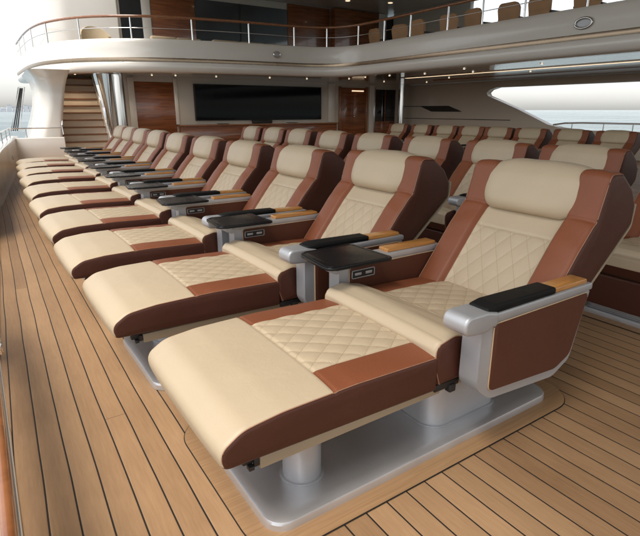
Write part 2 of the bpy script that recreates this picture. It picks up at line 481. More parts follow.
def leg_rest(root):
    out = round_poly([(0.452, 0.360), (1.357, 0.335), (1.357, 0.487), (0.95, 0.502), (0.66, 0.498), (0.520, 0.482), (0.440, 0.430)],
                     [0.030, 0.02, 0.028, 0.4, 0.4, 0.12, 0.06], 10)
    def disp(x, z, y, nx, nz):
        up = max(0.0, nz); d = 0.016 * up * (1 - (2 * y / W) ** 4)
        d += 0.009 * max(0.0, -nx) ** 1.5 * (1 - (2 * y / W) ** 4) if x < 0.7 else 0.0
        if up > 0.5:
            if x > 0.86 and abs(y) < QY: d += 0.0085 * quilt(y, x - 0.9, 0.098, 0.13) - 0.004
            d -= 0.005 * g(x - 0.86, 0.007)
            if x > 0.86: d -= 0.004 * g(abs(y) - QY, 0.007)
        return d
    def cls(x, z, y, nx, nz, inside):
        if not inside: return 'side'
        if nz > 0.4 and x > 0.86: return 'quilt' if abs(y) < QY else ('trim' if y < 0 else 'trim2')
        if nz < -0.5: return 'under'
        if nx > 0.5: return 'side'
        return 'cream'
    data = cushion(out, W, 0.018, 0.0065, disp, cls)
    o = cushion_objs('leg_rest', data, [('leg_rest', [('cream', M['cream']), ('side', M['dark']), ('under', M['dark'])]),
                                        ('quilted_panel', [('quilt', M['quilt_leg'])]), ('leather_trim', [('trim', M['brown'])]), ('leather_trim', [('trim2', M['brown'])])], root, OX)
    piping('piping', data[2], data[3], lambda x, z, nx, nz: nz > -0.3 and nx < 0.6, 0.0018, M['stitch'], o, OX)
    # underframe, hinge fittings
    bm = bmesh.new(); x0, x1 = 0.585 - OX, 1.40 - OX
    for s in (-1, 1): add_box(bm, x0, x1, s * 0.345 - 0.018, s * 0.345 + 0.018, 0.300, 0.347, 0.004)
    add_box(bm, x0 + .01, x1 - .01, -0.327, 0.327, 0.315, 0.338)
    f = bm_obj('leg_rest_frame', bm, M['beige'], root)
    for s in (-1, 1):
        bm = bmesh.new()
        add_box(bm, 0.53 - OX, 0.60 - OX, s * 0.335 - 0.014, s * 0.335 + 0.014, 0.322, 0.350, 0.005)
        add_box(bm, 0.565 - OX, 0.625 - OX, s * 0.352 - 0.007, s * 0.352 + 0.007, 0.311, 0.341, 0.004)
        add_box(bm, 0.545 - OX, 0.565 - OX, s * 0.352 - 0.012, s * 0.352 + 0.012, 0.306, 0.322, 0.003)
        bm_obj('hinge', bm, M['rubber'], f); bm = bmesh.new()
        add_box(bm, 1.36 - OX, 1.50 - OX, s * 0.36 - 0.012, s * 0.36 + 0.012, 0.318, 0.348, 0.004)
        add_box(bm, 1.44 - OX, 1.475 - OX, s * 0.365 - 0.015, s * 0.365 + 0.015, 0.295, 0.33, 0.004)
        bm_obj('hinge', bm, M['rubber'], f)

def seat(root):
    out = round_poly([(1.372, 0.352), (2.16, 0.352), (2.16, 0.475), (1.74, 0.497), (1.620, 0.498), (1.545, 0.530), (1.440, 0.557), (1.335, 0.535), (1.345, 0.430)],
                     [0.02, 0.02, 0.03, 0.3, 0.08, 0.09, 0.09, 0.08, 0.05], 10)
    def disp(x, z, y, nx, nz):
        d = 0.0
        if nz > 0.3:
            d = 0.012 * (1 - (2 * y / W) ** 4)
            if x > 1.592:
                if abs(y) < QY - 0.0: d += 0.0085 * quilt(y, x, 0.098, 0.13) - 0.004
                d -= 0.004 * g(abs(y) - QY, 0.007)
            d -= 0.006 * g(x - 1.590, 0.008)
            d += 0.0012 * math.sin(x * 60 + y * 9) * (x < 1.55)
        if nx < -0.4: d += 0.006
        return d
    def cls(x, z, y, nx, nz, inside):
        if not inside or nz < -0.3: return 'side'
        if x < 1.590 and (nz > 0.0 or nx < 0): return 'roll'
        if nz > 0.3: return 'quilt' if abs(y) < QY else ('trim' if y < 0 else 'trim2')
        return 'side'
    data = cushion(out, W, 0.022, 0.0065, disp, cls)
    o = cushion_objs('seat_cushion', data, [('seat_cushion', [('side', M['dark'])]), ('front_bolster', [('roll', M['cream'])]),
                                            ('quilted_panel', [('quilt', M['quilt_seat'])]), ('leather_trim', [('trim', M['brown'])]), ('leather_trim', [('trim2', M['brown'])])], root, OX)
    piping('piping', data[2], data[3], lambda x, z, nx, nz: (nz > 0.2 or nx < -0.5) and nx < 0.6, 0.002, M['stitch'], o, OX)

BACK = [(1.965, 0.435), (2.06, 0.385), (2.19, 0.395), (2.385, 0.585), (2.688, 0.850), (2.688, 0.950), (2.635, 1.035), (2.52, 1.118), (2.412, 1.122), (2.345, 0.905), (2.235, 0.785)]
def back(root):
    out = round_poly(BACK, [0.03, 0.03, 0.05, 0.2, 0.05, 0.05, 0.06, 0.06, 0.045, 0.08, 0.5], 8)
    dx, dz = -0.80, 0.60
    def front(nx, nz): return nx * dx + nz * dz
    def disp(x, z, y, nx, nz):
        f = front(nx, nz); d = 0.0
        if f > 0.35 and z > 0.46:
            t = min(1.0, max(0.0, (abs(y) - 0.205) / 0.05)); t = t * t * (3 - 2 * t)
            e = min(1, max(0, (f - 0.35) / 0.3))
            d = (-0.034 * (1 - t)) * e + 0.010 * t * math.sin(PI * min(1, max(0, (abs(y) - 0.225) / (W / 2 - 0.225)))) * e
            s = (x - 2.0) * 0.6 + (z - 0.4) * 0.8
            if abs(y) < 0.222 and s < 0.48: d += (0.0085 * quilt(y, s, 0.098, 0.15) - 0.003) * e
            d -= 0.005 * g(abs(y) - 0.225, 0.008) * e
            if abs(y) < 0.225: d -= 0.005 * g(s - 0.483, 0.007)
            else: d -= 0.006 * g(z - 0.90, 0.009)
            # slight creases in the wings
            d += 0.0016 * math.sin(s * 42 + abs(y) * 25) * t * g(z - 0.86, 0.09)
        return d
    def cls(x, z, y, nx, nz, inside):
        if not inside: return 'side'
        f = front(nx, nz)
        if f > 0.30 and z > 0.42:
            s = (x - 2.0) * 0.6 + (z - 0.4) * 0.8
            if abs(y) > 0.225: return 'wing' if y < 0 else 'wing2'
            return 'quilt' if s < 0.483 else 'cream'
        return 'side'
    data = cushion(out, W + 0.02, 0.026, 0.0065, disp, cls)
    o = cushion_objs('backrest', data, [('backrest', [('side', M['dark']), ('cream', M['cream'])]), ('wing', [('wing', M['brown'])]), ('wing', [('wing2', M['brown'])]),
                                        ('quilted_panel', [('quilt', M['quilt_back'])])], root, OX)
    piping('piping', data[2], data[3], lambda x, z, nx, nz: front(nx, nz) > 0.30, 0.002, M['stitch'], o, OX)
    # shell behind
    shell = round_poly([(2.20, 0.385), (2.395, 0.567), (2.700, 0.832), (2.712, 0.95), (2.70, 0.95), (2.69, 0.84), (2.385, 0.583), (2.18, 0.40)], [0.01, 0.2, 0.05, 0.004, 0.004, 0.05, 0.2, 0.01], 5)
    prism('back_shell', [(x - OX, z) for x, z in shell], -W / 2, W / 2, M['beige'], root, bev=0.002)
    # headrest pillow
    path = smooth_path([(2.345, 0.880), (2.372, 0.945), (2.396, 1.010), (2.418, 1.058), (2.462, 1.092), (2.535, 1.086), (2.595, 1.048)], 12)
    k = len(path); nu = 36; V = []; F = []
    L = [0]
    for i in range(1, k): L.append(L[-1] + math.dist(path[i], path[i - 1]))
    def hwid(v):
        q = min(1.0, max(0.0, (0.34 - v) / 0.34)); return 0.292 * (0.60 + 0.40 * (1 - q ** 2.3) ** (1 / 2.3)) * (1 - 0.10 * (max(0, v - 0.7) / 0.3) ** 2)
    for side in (0, 1):
        for i in range(k):
            v = L[i] / L[-1]
            t = Vector(path[min(i + 1, k - 1)]) - Vector(path[max(i - 1, 0)]); t.normalize(); nn = Vector((-t.y, t.x))
            hw = hwid(v)
            for j in range(nu + 1):
                u = -math.cos(PI * j / nu) ; u = math.copysign(abs(u) ** 0.85, u)
                th = ((1 - abs(u) ** 4) ** 0.6) * (max(0.0, 1 - abs(2 * v - 1) ** 7) ** 0.5)
                off = (0.060 * th - 0.006) if side == 0 else (-0.006 - 0.02 * th)
                if side == 0: off += 0.0012 * math.sin(9 * u + 5 * v) * th
                V.append((path[i][0] + nn.x * off - OX, u * hw, path[i][1] + nn.y * off))
    n1 = nu + 1; S = k * n1
    for side in (0, 1):
        for i in range(k - 1):
            for j in range(nu):
                a = side * S + i * n1 + j; F.append((a, a + 1, a + n1 + 1, a + n1))
    bmh = bmesh.new(); vs = [bmh.verts.new(v) for v in V]
    for f in F: bmh.faces.new([vs[i] for i in f])
    bmesh.ops.remove_doubles(bmh, verts=bmh.verts, dist=0.0006)
    hr = bm_obj('headrest', bmh, M['cream'], root, angle=70)
    # edge piping of the pillow
    V = []; F = []
    pth = []
    for i in range(int(k * 0.12), int(k * 0.62)):
        v = L[i] / L[-1]; hw = hwid(v)
        t = Vector(path[i + 1]) - Vector(path[i - 1]); t.normalize(); nn = Vector((-t.y, t.x))
        pth.append((path[i][0] - nn.x * -0.004 - OX, hw * 0.999, path[i][1] + nn.y * 0.004))
    for q in (pth, [(p[0], -p[1], p[2]) for p in pth]):
        V = []; F = []; tube_into(V, F, q, 0.0024, 6); mesh_obj('piping', V, F, M['creampipe'], hr, angle=60)

def soft_prism(name, pts, y0, y1, rnd, m, parent, K=6):
    """outline extruded along y with edges rounded by shrinking rings"""
    n = len(pts); P = [Vector(p) for p in pts]
    area = sum(P[i].x * P[(i + 1) % n].y - P[(i + 1) % n].x * P[i].y for i in range(n)); sg = 1 if area > 0 else -1
    N_ = []
    for i in range(n):
        t = (P[(i + 1) % n] - P[i - 1]); t = t.normalized() if t.length > 1e-9 else Vector((1, 0)); N_.append(Vector((t.y * sg, -t.x * sg)))
    st = [(y0 + rnd * (1 - math.cos(PI / 2 * k / K)), rnd * (1 - math.sin(PI / 2 * k / K))) for k in range(K + 1)]
    st = st + [(y0 + y1 - y, d) for y, d in reversed(st)]
    V = []; F = []
    for y, ins in st:
        for i in range(n): q = P[i] - N_[i] * ins; V.append((q.x, y, q.y))
    for j in range(len(st) - 1):
        for i in range(n): F.append((j * n + i, j * n + (i + 1) % n, (j + 1) * n + (i + 1) % n, (j + 1) * n + i))
    cx = sum(p.x for p in P) / n; cz = sum(p.y for p in P) / n
    for j, y in ((0, y0), (len(st) - 1, y1)):
        V.append((cx, y, cz)); c = len(V) - 1
        for i in range(n): F.append((j * n + i, j * n + (i + 1) % n, c))
    return mesh_obj(name, V, F, m, parent, angle=42)

def armrest(root, s, tray):
    """s = -1 near side, +1 far side"""
    yi, yo = 0.410, 0.500
    y0, y1 = (yi, yo) if s > 0 else (-yo, -yi)
    ym = (y0 + y1) / 2
    fr = round_poly([(1.448, 0.655), (1.448, 0.372), (1.535, 0.305), (1.97, 0.268), (2.085, 0.325), (2.175, 0.655)],
                    [0.01, 0.085, 0.10, 0.10, 0.05, 0.012], 7)
    a = prism('armrest', [(x - OX, z) for x, z in fr], y0, y1, M['silver'], root, bev=0.006, seg=3)
    a.scale = (1, 1, 0.955 if tray else 0.98)
    # leather side panels, inner and outer faces
    pn = round_poly([(1.512, 0.642), (1.515, 0.350), (1.968, 0.312), (2.070, 0.356), (2.155, 0.642)], [0.018, 0.025, 0.09, 0.05, 0.02], 6)
    for ya, yb in ((y0 - 0.008, y0 + 0.004), (y1 - 0.004, y1 + 0.008)):
        p = prism('side_panel', [(x - OX, z) for x, z in pn], ya, yb, M['armleather'], a, bev=0.004, seg=2)
        ye = ya if ya < y0 else yb
        V = []; F = []; yy = y0 - 0.003 if ya < y0 else y1 + 0.003
        tube_into(V, F, [(x - OX, yy, z) for x, z in pn], 0.0032, 6, True)
        mesh_obj('piping', V, F, M['creampipe'], p, angle=60)
    # top rail
    tp = round_poly([(1.43, 0.650), (2.178, 0.650), (2.180, 0.682), (1.43, 0.686)], [0.003, 0.008, 0.012, 0.003], 4)
    prism('top_rail', [(x - OX, z) for x, z in tp], y0 - 0.006, y1 + 0.006, M['silver'], a, bev=0.005, seg=3)
    wd = round_poly([(1.78 if tray else 1.90, 0.683), (2.150, 0.680), (2.150, 0.704), (1.78 if tray else 1.90, 0.706)], [0.002, 0.004, 0.012, 0.01], 4)
    prism('wood_trim', [(x - OX, z) for x, z in wd], y0 + 0.006, y1 - 0.006, M['honey'], a, bev=0.005, seg=2)
    if not tray:
        ns = round_poly([(1.338, 0.632), (1.40, 0.624), (1.46, 0.620), (1.525, 0.640), (1.525, 0.690), (1.46, 0.706), (1.338, 0.708)],
                        [0.036, 0.02, 0.02, 0.01, 0.01, 0.04, 0.036], 8)
        soft_prism('nose_cap', [(x - OX, z) for x, z in ns], y0 - 0.012, y1 + 0.012, 0.012, M['silver'], a)
        pd = round_poly([(1.465, 0.684), (1.90, 0.684), (1.905, 0.714), (1.52, 0.722), (1.465, 0.712)], [0.004, 0.004, 0.012, 0.05, 0.012], 5)
        soft_prism('arm_pad', [(x - OX, z) for x, z in pd], y0 - 0.002, y1 + 0.002, 0.010, M['black'], a)
    else:
        ns = round_poly([(1.385, 0.640), (1.43, 0.62), (1.505, 0.640), (1.505, 0.684), (1.385, 0.684)], [0.01, 0.02, 0.01, 0.006, 0.012], 5)
        prism('nose_cap', [(x - OX, z) for x, z in ns], y0 - 0.004, y1 + 0.004, M['silver'], a, bev=0.006, seg=3)
        tr = empty('tray_table', (1.46 - OX, ym - 0.03, 0.70)); tr.parent = a
        tt = round_poly([(-0.185, -0.165), (0.215, -0.175), (0.20, 0.165), (-0.150, 0.165)], [0.05, 0.02, 0.02, 0.05], 7)
        top = prism('tray_top', tt, 0.0, 0.017, M['tray'], tr, plane='xy', bev=0.006, seg=3)
        rim = [(x * 0.93, y * 0.93, 0.0175) for x, y in tt]
        V = []; F = []; tube_into(V, F, rim, 0.0016, 6, True); mesh_obj('rim', V, F, M['tray'], top)
        box('tray_bracket', -0.06, 0.10, -0.02, 0.07, -0.016, 0.0, M['rubber'], tr, 0.004)
        # control panel on the seat side
        yc = y0 - 0.008
        cp = empty('control_panel', (1.60 - OX, yc, 0.60)); cp.parent = a
        fo = round_poly([(-0.075, -0.022), (0.075, -0.022), (0.075, 0.022), (-0.075, 0.022)], 0.006, 4)
        V = []; F = []; tube_into(V, F, [(x, -0.003, z) for x, z in fo], 0.0028, 6, True); mesh_obj('bezel', V, F, M['silver'], cp)
        box('control_plate', -0.072, 0.072, -0.0025, 0.002, -0.019, 0.019, M['rubber'], cp)
        for cx in (-0.036, 0.036):
            box('switch', cx - 0.022, cx + 0.022, -0.006, -0.002, -0.008, 0.008, M['silver'], cp, 0.002)

def base(root, x0, x1, front_ped=True):
    y = 0.375
    pl = round_poly([(x0 - OX, -y), (x1 - OX, -y), (x1 - OX, y), (x0 - OX, y)], 0.085, 10)
    # plate with a sloped border: outer skirt, raised middle
    V = []; F = []
    def ring(sc, z):
        b = len(V); cx = (x0 + x1) / 2 - OX
        for px, py in pl:
            dx, dy = px - cx, py; L_ = math.hypot(dx, dy)
            V.append((px - math.copysign(min(sc, abs(dx)), dx), py - math.copysign(min(sc, abs(dy)), dy), z))
        return b
    n = len(pl); rs = [ring(0, 0.002), ring(0, 0.030), ring(0.004, 0.040), ring(0.012, 0.044), ring(0.042, 0.048), ring(0.048, 0.047)]
    for a, b in zip(rs, rs[1:]):
        for i in range(n): F.append((a + i, a + (i + 1) % n, b + (i + 1) % n, b + i))
    F.append(tuple(rs[-1] + i for i in range(n)))
    bp = mesh_obj('base_plate', V, F, M['plate'], root, angle=28)
    def ped(pts, r, z1, nm):
        q = round_poly(pts, r, 12)
        p = prism(nm, [(a - OX, b) for a, b in q], 0.047, z1, M['silver'], root, plane='xy')
        q2 = round_poly([(a + (0.012 if a > sum(t[0] for t in pts) / 4 else -0.012), b + (0.012 if b > sum(t[1] for t in pts) / 4 else -0.012)) for a, b in pts], r + 0.012, 12)
        prism('collar', [(a - OX, b) for a, b in q2], 0.0475, 0.053, M['silver'], p, plane='xy', bev=0.002)
    if front_ped:
        ped([(0.775, -0.255), (0.925, -0.255), (0.925, -0.105), (0.775, -0.105)], 0.0745, 0.318, 'pedestal')
        ped([(0.775, 0.105), (0.925, 0.105), (0.925, 0.255), (0.775, 0.255)], 0.0745, 0.318, 'pedestal')
    ped([(1.46, -0.28), (1.92, -0.28), (1.92, 0.28), (1.46, 0.28)], 0.085, 0.318, 'pedestal')
    # seat underframe
    bm = bmesh.new()
    add_box(bm, 1.405 - OX, 2.20 - OX, -0.355, 0.355, 0.300, 0.352, 0.006)
    bm_obj('seat_frame', bm, M['beige'], root)
    for s in (-1, 1):
        br = [(1.55 - OX, 0.30), (1.98 - OX, 0.30), (1.93 - OX, 0.255), (1.60 - OX, 0.255)]
        prism('arm_bracket', br, s * 0.345, s * 0.420, M['silver'], root, bev=0.004)

def make_recliner():
    root = empty('recliner')
    base(root, 0.615, 2.215); leg_rest(root); seat(root); back(root)
    armrest(root, -1, False); armrest(root, 1, True)
    return root

def make_upright():
    root = empty('lounge_seat')
    base(root, 1.43, 2.45, False); seat(root); back(root)
    # folded leg rest: panel hanging under the seat front
    out = round_poly([(1.372, 0.105), (1.435, 0.105), (1.435, 0.338), (1.372, 0.338)], 0.018, 6)
    prism('leg_rest', [(x - OX, z) for x, z in out], -W / 2, W / 2, M['dark'], root, bev=0.014, seg=4)
    armrest(root, -1, False)
    return root

# ------------------------------------------------------------------ place chairs
ord_ = ['first', 'second', 'third', 'fourth', 'fifth', 'sixth', 'seventh', 'eighth', 'ninth', 'tenth']
row1 = [(1.400, 1.583, 0, 1), (1.340, 2.738, .009, .985), (1.318, 3.84, .012, .965), (1.327, 4.95, .030, .955), (1.340, 6.05, .035, .95), (1.370, 7.20, .045, .95),
        (1.410, 8.35, .05, .95), (1.45, 9.42, .05, .95), (1.50, 10.45, .05, .95), (1.56, 11.45, .05, .95)]
proto = make_recliner()
for i, (x, y, a, sz) in enumerate(row1):
    o = proto if i == 0 else copy_tree(proto)
    o.location = (x, y, 0.0); o.rotation_euler = (0, 0, a); o.scale = (1, 1, sz)
    if i > 0:
        for ch in o.children_recursive:
            n_ = ch.name.split('.')[0]
            if n_ == 'tray_table': ch.rotation_euler[2] = random.uniform(-0.07, 0.07)
            if n_ == 'leg_rest': ch.rotation_euler[0] = random.uniform(-0.005, 0.005); ch.location.z += random.uniform(-0.004, 0.003)
            if n_ == 'headrest': ch.location.x += random.uniform(-0.006, 0.006); ch.location.z += random.uniform(-0.008, 0.004)
    if i == 0: lab = 'cream and brown leather recliner with raised footrest, largest and nearest in the front row'
    elif i == 9: lab = 'cream and brown recliner with raised footrest, farthest in the front row by the stairs'
    else: lab = 'cream and brown recliner with raised footrest, %s from the camera in the front row' % ord_[i]
    tag(o, lab, 'recliner', 'reclined loungers in the front row')

proto2 = make_upright()
row2 = [1.52, 2.50, 3.44, 4.42, 5.40, 6.36, 7.34, 8.22, 9.10]
for i, y in enumerate(row2):
    o = proto2 if i == 0 else copy_tree(proto2)
    o.rotation_euler = (0, 0, random.uniform(-0.018, 0.018)); o.location = (OX + 2.05 + random.uniform(-0.015, 0.015), y, 0.0); o.scale = (1, 0.965, 0.965)
    if i == 0: lab = 'cream and brown upright seat cut off by the right edge, nearest of the second row'
    elif i == 8: lab = 'cream and brown upright seat, farthest in the second row below the television'
    else: lab = 'cream and brown upright seat, %s from the right in the second row behind the recliners' % ord_[i]
    tag(o, lab, 'lounge seat', 'upright seats in the second row')
row3 = [5.1, 6.02, 6.92, 7.76, 8.58, 9.42, 10.3, 11.2]
for i, y in enumerate(row3):
    o = copy_tree(proto2)
    o.rotation_euler = (0, 0, random.uniform(-0.025, 0.025)); o.location = (OX + 7.8 + random.uniform(-0.03, 0.03), y, 0.0); o.scale = (1, 0.97, 0.90)
    if i == 0: lab = 'brown backed seat below the side rail, rightmost of the distant third row'
    elif i == 7: lab = 'tan and brown seat by the polished column, leftmost of the distant third row'
    else: lab = 'tan and brown seat back, %s from the right in the distant third row' % ord_[i]
    tag(o, lab, 'lounge seat', 'seats in the distant third row')

# ------------------------------------------------------------------ deck
PORT = smooth_path([(-0.12, -8.0), (-0.12, -2.0), (-0.12, 1.2), (-0.118, 2.4), (-0.078, 3.7), (0.02, 6.0), (0.126, 8.6), (0.25, 10.0), (0.50, 12.4), (0.68, 14.0), (0.87, 15.7), (1.05, 17.3), (1.4, 20)], 6)
dv = [(x - 0.32, y, 0.0) for x, y in PORT] + [(16.3, 20.0, 0.0), (16.3, -8.0, 0.0)]
mesh_obj('deck', dv, [tuple(range(len(dv)))], M['deck'], None, smooth=False)['kind'] = 'structure'
# margin planks let into the deck round each base plate
def margin(x0, x1, y0, y1, yc, zlift=0.004):
    g0 = round_poly([(x0, y0), (x1, y0), (x1, y1), (x0, y1)], 0.17, 10)
    g1 = round_poly([(x0 - 0.004, y0 - 0.004), (x1 + 0.004, y0 - 0.004), (x1 + 0.004, y1 + 0.004), (x0 - 0.004, y1 + 0.004)], 0.174, 10)
    return g0, g1
V = []; F = []; V2 = []; F2 = []
def add_margin(x0, x1, y0, y1):
    g0, g1 = margin(x0, x1, y0, y1, 0)
    b = len(V); V.extend([(x, y, 0.006) for x, y in g0]); F.append(tuple(range(b, b + len(g0))))
    b = len(V2); V2.extend([(x, y, 0.003) for x, y in g1]); F2.append(tuple(range(b, b + len(g1))))
for x, y, a, sz in row1[:1]: add_margin(x - 0.855, x + 0.935, y - 0.452, y + 0.452)
for y in row2[:1]: add_margin(3.40, 4.60, y - 0.44, y + 0.44)
tag(mesh_obj('deck_margin', V, F, M['margin'], None, smooth=False), kind='structure')
tag(mesh_obj('deck_caulking', V2, F2, M['caulk'], None, smooth=False), kind='structure')

# ------------------------------------------------------------------ port bulwark
bw = empty('bulwark', (-0.3, 3, 0)); tag(bw, 'white curved side bulwark with varnished cap along the left edge of the deck', 'bulwark')
def at(parent, o):
    o.parent = parent
    o.matrix_parent_inverse = parent.matrix_world.inverted() if False else o.matrix_parent_inverse
    o.location = tuple(-c for c in parent.location)
    return o
def hb0(y): return 0.50 + 0.20 * min(1, max(0, (y - 6.0) / 5.0))
V = []; F = []
pp = PORT[:len(PORT) - 8]
for (x, y) in pp:
    h = hb0(y)
    t = min(1.0, max(0.0, (y - 2.4) / 1.5)); led = 0.050 * (1 - t) + 0.01
    out_ = 0.30 * math.exp(-((y - 5.6) / 2.3) ** 4); led -= out_
    op = 1 - min(1.0, max(0.0, (y - 6.2) / 0.6)); zb = op * (h - 0.10); th = 0.24 - 0.12 * op  # near stretch opened below the ledge, out of view, to let light onto the deck
    prof = [(-out_ - 0.02 * op, zb), (-out_ - 0.02 * op, h - 0.06 - 0.02 * op), (led, h - 0.03), (led, h), (-0.03 - out_ * op, h + 0.012), (-th - out_ * op + 0.04, h + 0.012), (-th - out_ * op, h - 0.02), (-th - out_ * op, zb - 0.001 - 1.5 * (1 - op))]
    for ox_, z in prof: V.append((x + ox_, y, z))
n = 8
for i in range(len(pp) - 1):
    for j in range(n): F.append((i * n + j, i * n + (j + 1) % n, (i + 1) * n + (j + 1) % n, (i + 1) * n + j))
at(bw, mesh_obj('bulwark_wall', V, F, M['white'], bw))
cap = [(x + 0.042 * (1 - min(1.0, max(0.0, (y - 2.4) / 1.5))) - 0.006, y, 0.012 + hb0(y)) for x, y in pp]
at(bw, tube('cap_rail', cap[:40], 0.019, M['rail'], bw, 10))
for yy in (-6.0, -4.5, -3.0, -1.5, 0.0, 1.5, 3.2, 4.8):  # unseen posts added under the opened stretch
    xx = min(pp, key=lambda p: abs(p[1] - yy))[0] - 0.07 - 0.30 * math.exp(-((yy - 5.6) / 2.3) ** 4)
    at(bw, box('added_bulwark_post', xx - 0.03, xx + 0.02, yy - 0.05, yy + 0.05, 0.0, 0.42, M['white'], bw, 0.01))
# waterway: dark margin where the deck meets the side
V = []; F = []
for i, (x, y) in enumerate(pp): V += [(x - 0.30, y, 0.004), (x + 0.03 * (1 if y > 9 or y < 2.5 else 0), y, 0.004)]
for i in range(len(pp) - 1): F.append((2 * i, 2 * i + 1, 2 * i + 3, 2 * i + 2))
tag(mesh_obj('waterway', V, F, M['margin'], None, smooth=False), kind='structure')
# steel rail above the far part of the bulwark
rl = empty('handrail', (0.4, 12, 0.9)); tag(rl, 'polished steel handrail with posts on top of the left bulwark', 'handrail')
far = [(x - 0.10, y) for x, y in pp if y > 3.0 and y < 15.75]
def hb(y): return 0.012 + hb0(y)
path = [(x, y, hb(y) + 0.235) for x, y in far] + [(0.86, 15.78, 0.935), (1.4, 15.80, 0.935), (2.0, 15.80, 0.935)]
o = tube('top_rail', path, 0.017, M['chrome'], rl, 8); at(rl, o)
o = tube('lower_rail', [(x, y, hb(y) + 0.12) for x, y in far], 0.008, M['chrome'], rl, 6); at(rl, o)
for yy in (4.5, 6.0, 7.5, 9.0, 10.3, 11.6, 12.9, 14.2, 15.3):
    x = min(far, key=lambda p: abs(p[1] - yy))[0]
    at(rl, tube('post', [(x, yy, hb(yy)), (x, yy, hb(yy) + 0.235)], 0.012, M['chrome'], rl, 8))
at(rl, tube('post', [(1.15, 15.80, 0.70), (1.15, 15.80, 0.935)], 0.012, M['chrome'], rl, 8))
# chocks and cleat fittings on the bulwark
for x, y, z, lb in ((-0.085, 2.62, 0.40, 'small polished fitting on the near bulwark at the left edge'), (0.62, 13.6, 0.42, 'small polished fairlead on the far part of the left bulwark')):
    f = empty('deck_fitting', (x, y, z)); tag(f, lb, 'fitting')
    bm = bmesh.new(); bmesh.ops.create_uvsphere(bm, u_segments=14, v_segments=8, radius=0.022); bm_obj('knob', bm, M['chrome'], f)
    tube('ring', [(0.02 + 0.0 * a, 0.045 * math.cos(a), -0.05 + 0.045 * math.sin(a)) for a in [2 * PI * k / 20 for k in range(20)]], 0.009, M['chrome'], f, 8, True)
    tube('stem', [(-0.06, 0, -0.01), (0.02, 0, -0.01)], 0.012, M['chrome'], f, 8)

# ------------------------------------------------------------------ port corner: cross panel, tower, stairs
cp = box('bulwark_end', 0.86, 2.05, 15.72, 15.86, 0.0, 0.69, M['white'], None, 0.02, 3); tag(cp, 'low white panel closing the deck at the foot of the white column', 'panel')
# flared white tower (concave outer edge)
V = []; F = []
zs = [0.0, 0.5, 0.9, 1.2, 1.5, 1.8, 2.0, 2.2, 2.33, 2.42]
for z in zs:
    t = z / 2.42
    xl = 1.20 + 0.42 * math.sin(min(1, max(0, (z - 0.6) / 1.4)) * PI / 2) - 0.22 * max(0, (z - 2.05) / 0.37) ** 2
    xr = 2.00 + 0.40 * t ** 1.6
    yf = 16.05 - 0.5 * max(0, (z - 2.0) / 0.42) ** 2
    ring = round_poly([(xl, yf + 0.25), (xl + 0.3, yf), (xr, yf), (xr + 0.12, 19.6), (xl + 0.15, 19.6)], [0.25, 0.25, 0.10, 0.2, 0.3], 6)
    if z == 0: nr = len(ring)
    V += [(a, b, z) for a, b in ring]
for i in range(len(zs) - 1):
    for j in range(nr): F.append((i * nr + j, i * nr + (j + 1) % nr, (i + 1) * nr + (j + 1) % nr, (i + 1) * nr + j))
F.append(tuple(range(nr))); F.append(tuple((len(zs) - 1) * nr + j for j in range(nr)))
tw = mesh_obj('support_tower', V, F, M['white']); tag(tw, 'white flared column left of the staircase carrying the upper deck', 'column')
# slanted side window outboard
sw = empty('side_screen', (1.05, 18.2, 0.9)); tag(sw, 'dark slanted louvred screen left of the white flared column', 'screen')
for k in range(3):
    o = tube('slat', [(-0.06 + 0.055 * k, 0, -0.1), (0.30 + 0.03 * k, -0.2, 1.12)], 0.018, M['rubber'], sw, 6)
tube('screen_frame', [(-0.12, 0, -0.12), (0.26, -0.2, 1.15), (0.42, -0.2, 1.15), (0.12, 0, -0.12)], 0.016, M['chrome'], sw, 6, True)

st = empty('staircase', (2.9, 17.2, 0)); tag(st, 'staircase with cream risers and dark wooden treads leading to the upper deck', 'staircase')
Vr = []
N_ST = 11
for k in range(N_ST):
    z = 0.50 + 0.205 * k; y = 16.62 + 0.17 * k
    xl = 2.05 + 0.055 * k; xr = 3.385
    at(st, box('riser', xl, xr, y + 0.015, y + 0.17, z - 0.19, z - 0.025, M['riser'], st))
    at(st, box('tread', xl, xr, y - 0.03, y + 0.20, z - 0.025, z + 0.018, M['tread'], st, 0.006))
at(st, box('landing', 2.15, 3.38, 16.56, 18.6, 0.0, 0.30, M['white'], st, 0.01))
# stringer / newel on the right, silver
at(st, prism('stringer', [(16.50, 0.30), (16.50, 0.60), (18.3, 2.62), (18.6, 2.62), (18.6, 0.3)], 3.39, 3.43, M['white'], st, plane='yz'))
at(st, tube('handrail', [(3.36, 16.45, 0.5), (3.36, 16.46, 0.85), (3.34, 17.9, 2.75)], 0.009, M['chrome'], st, 8))
at(st, tube('handrail', [(2.06, 16.0, 0.75), (2.07, 16.02, 1.0), (2.42, 16.9, 2.4)], 0.016, M['chrome'], st, 8))
# flared polished panel beside the stairs
V = []; F = []
zz = [0.45 + (2.40 - 0.45) * k / 12 for k in range(13)]
for z in zz:
    t = (z - 0.45) / 1.95
    xa = 3.44 - 0.24 * t ** 1.2; xb = 3.48 + 0.10 * t
    for j in range(9):
        u = j / 8; x = xa + (xb - xa) * u; y = 16.35 - 0.16 * math.sin(PI * u) * (0.3 + t)
        V.append((x, y, z))
    for j in range(9):
        u = 1 - j / 8; x = xa + (xb - xa) * u; V.append((x, 16.45, z))
for i in range(12):
    for j in range(18): F.append((i * 18 + j, i * 18 + (j + 1) % 18, (i + 1) * 18 + (j + 1) % 18, (i + 1) * 18 + j))
F.append(tuple(range(18))); F.append(tuple(12 * 18 + j for j in range(18)))
tag(mesh_obj('steel_fairing', V, F, M['chrome']), 'tapering polished steel fairing between the staircase and the left column', 'fairing')

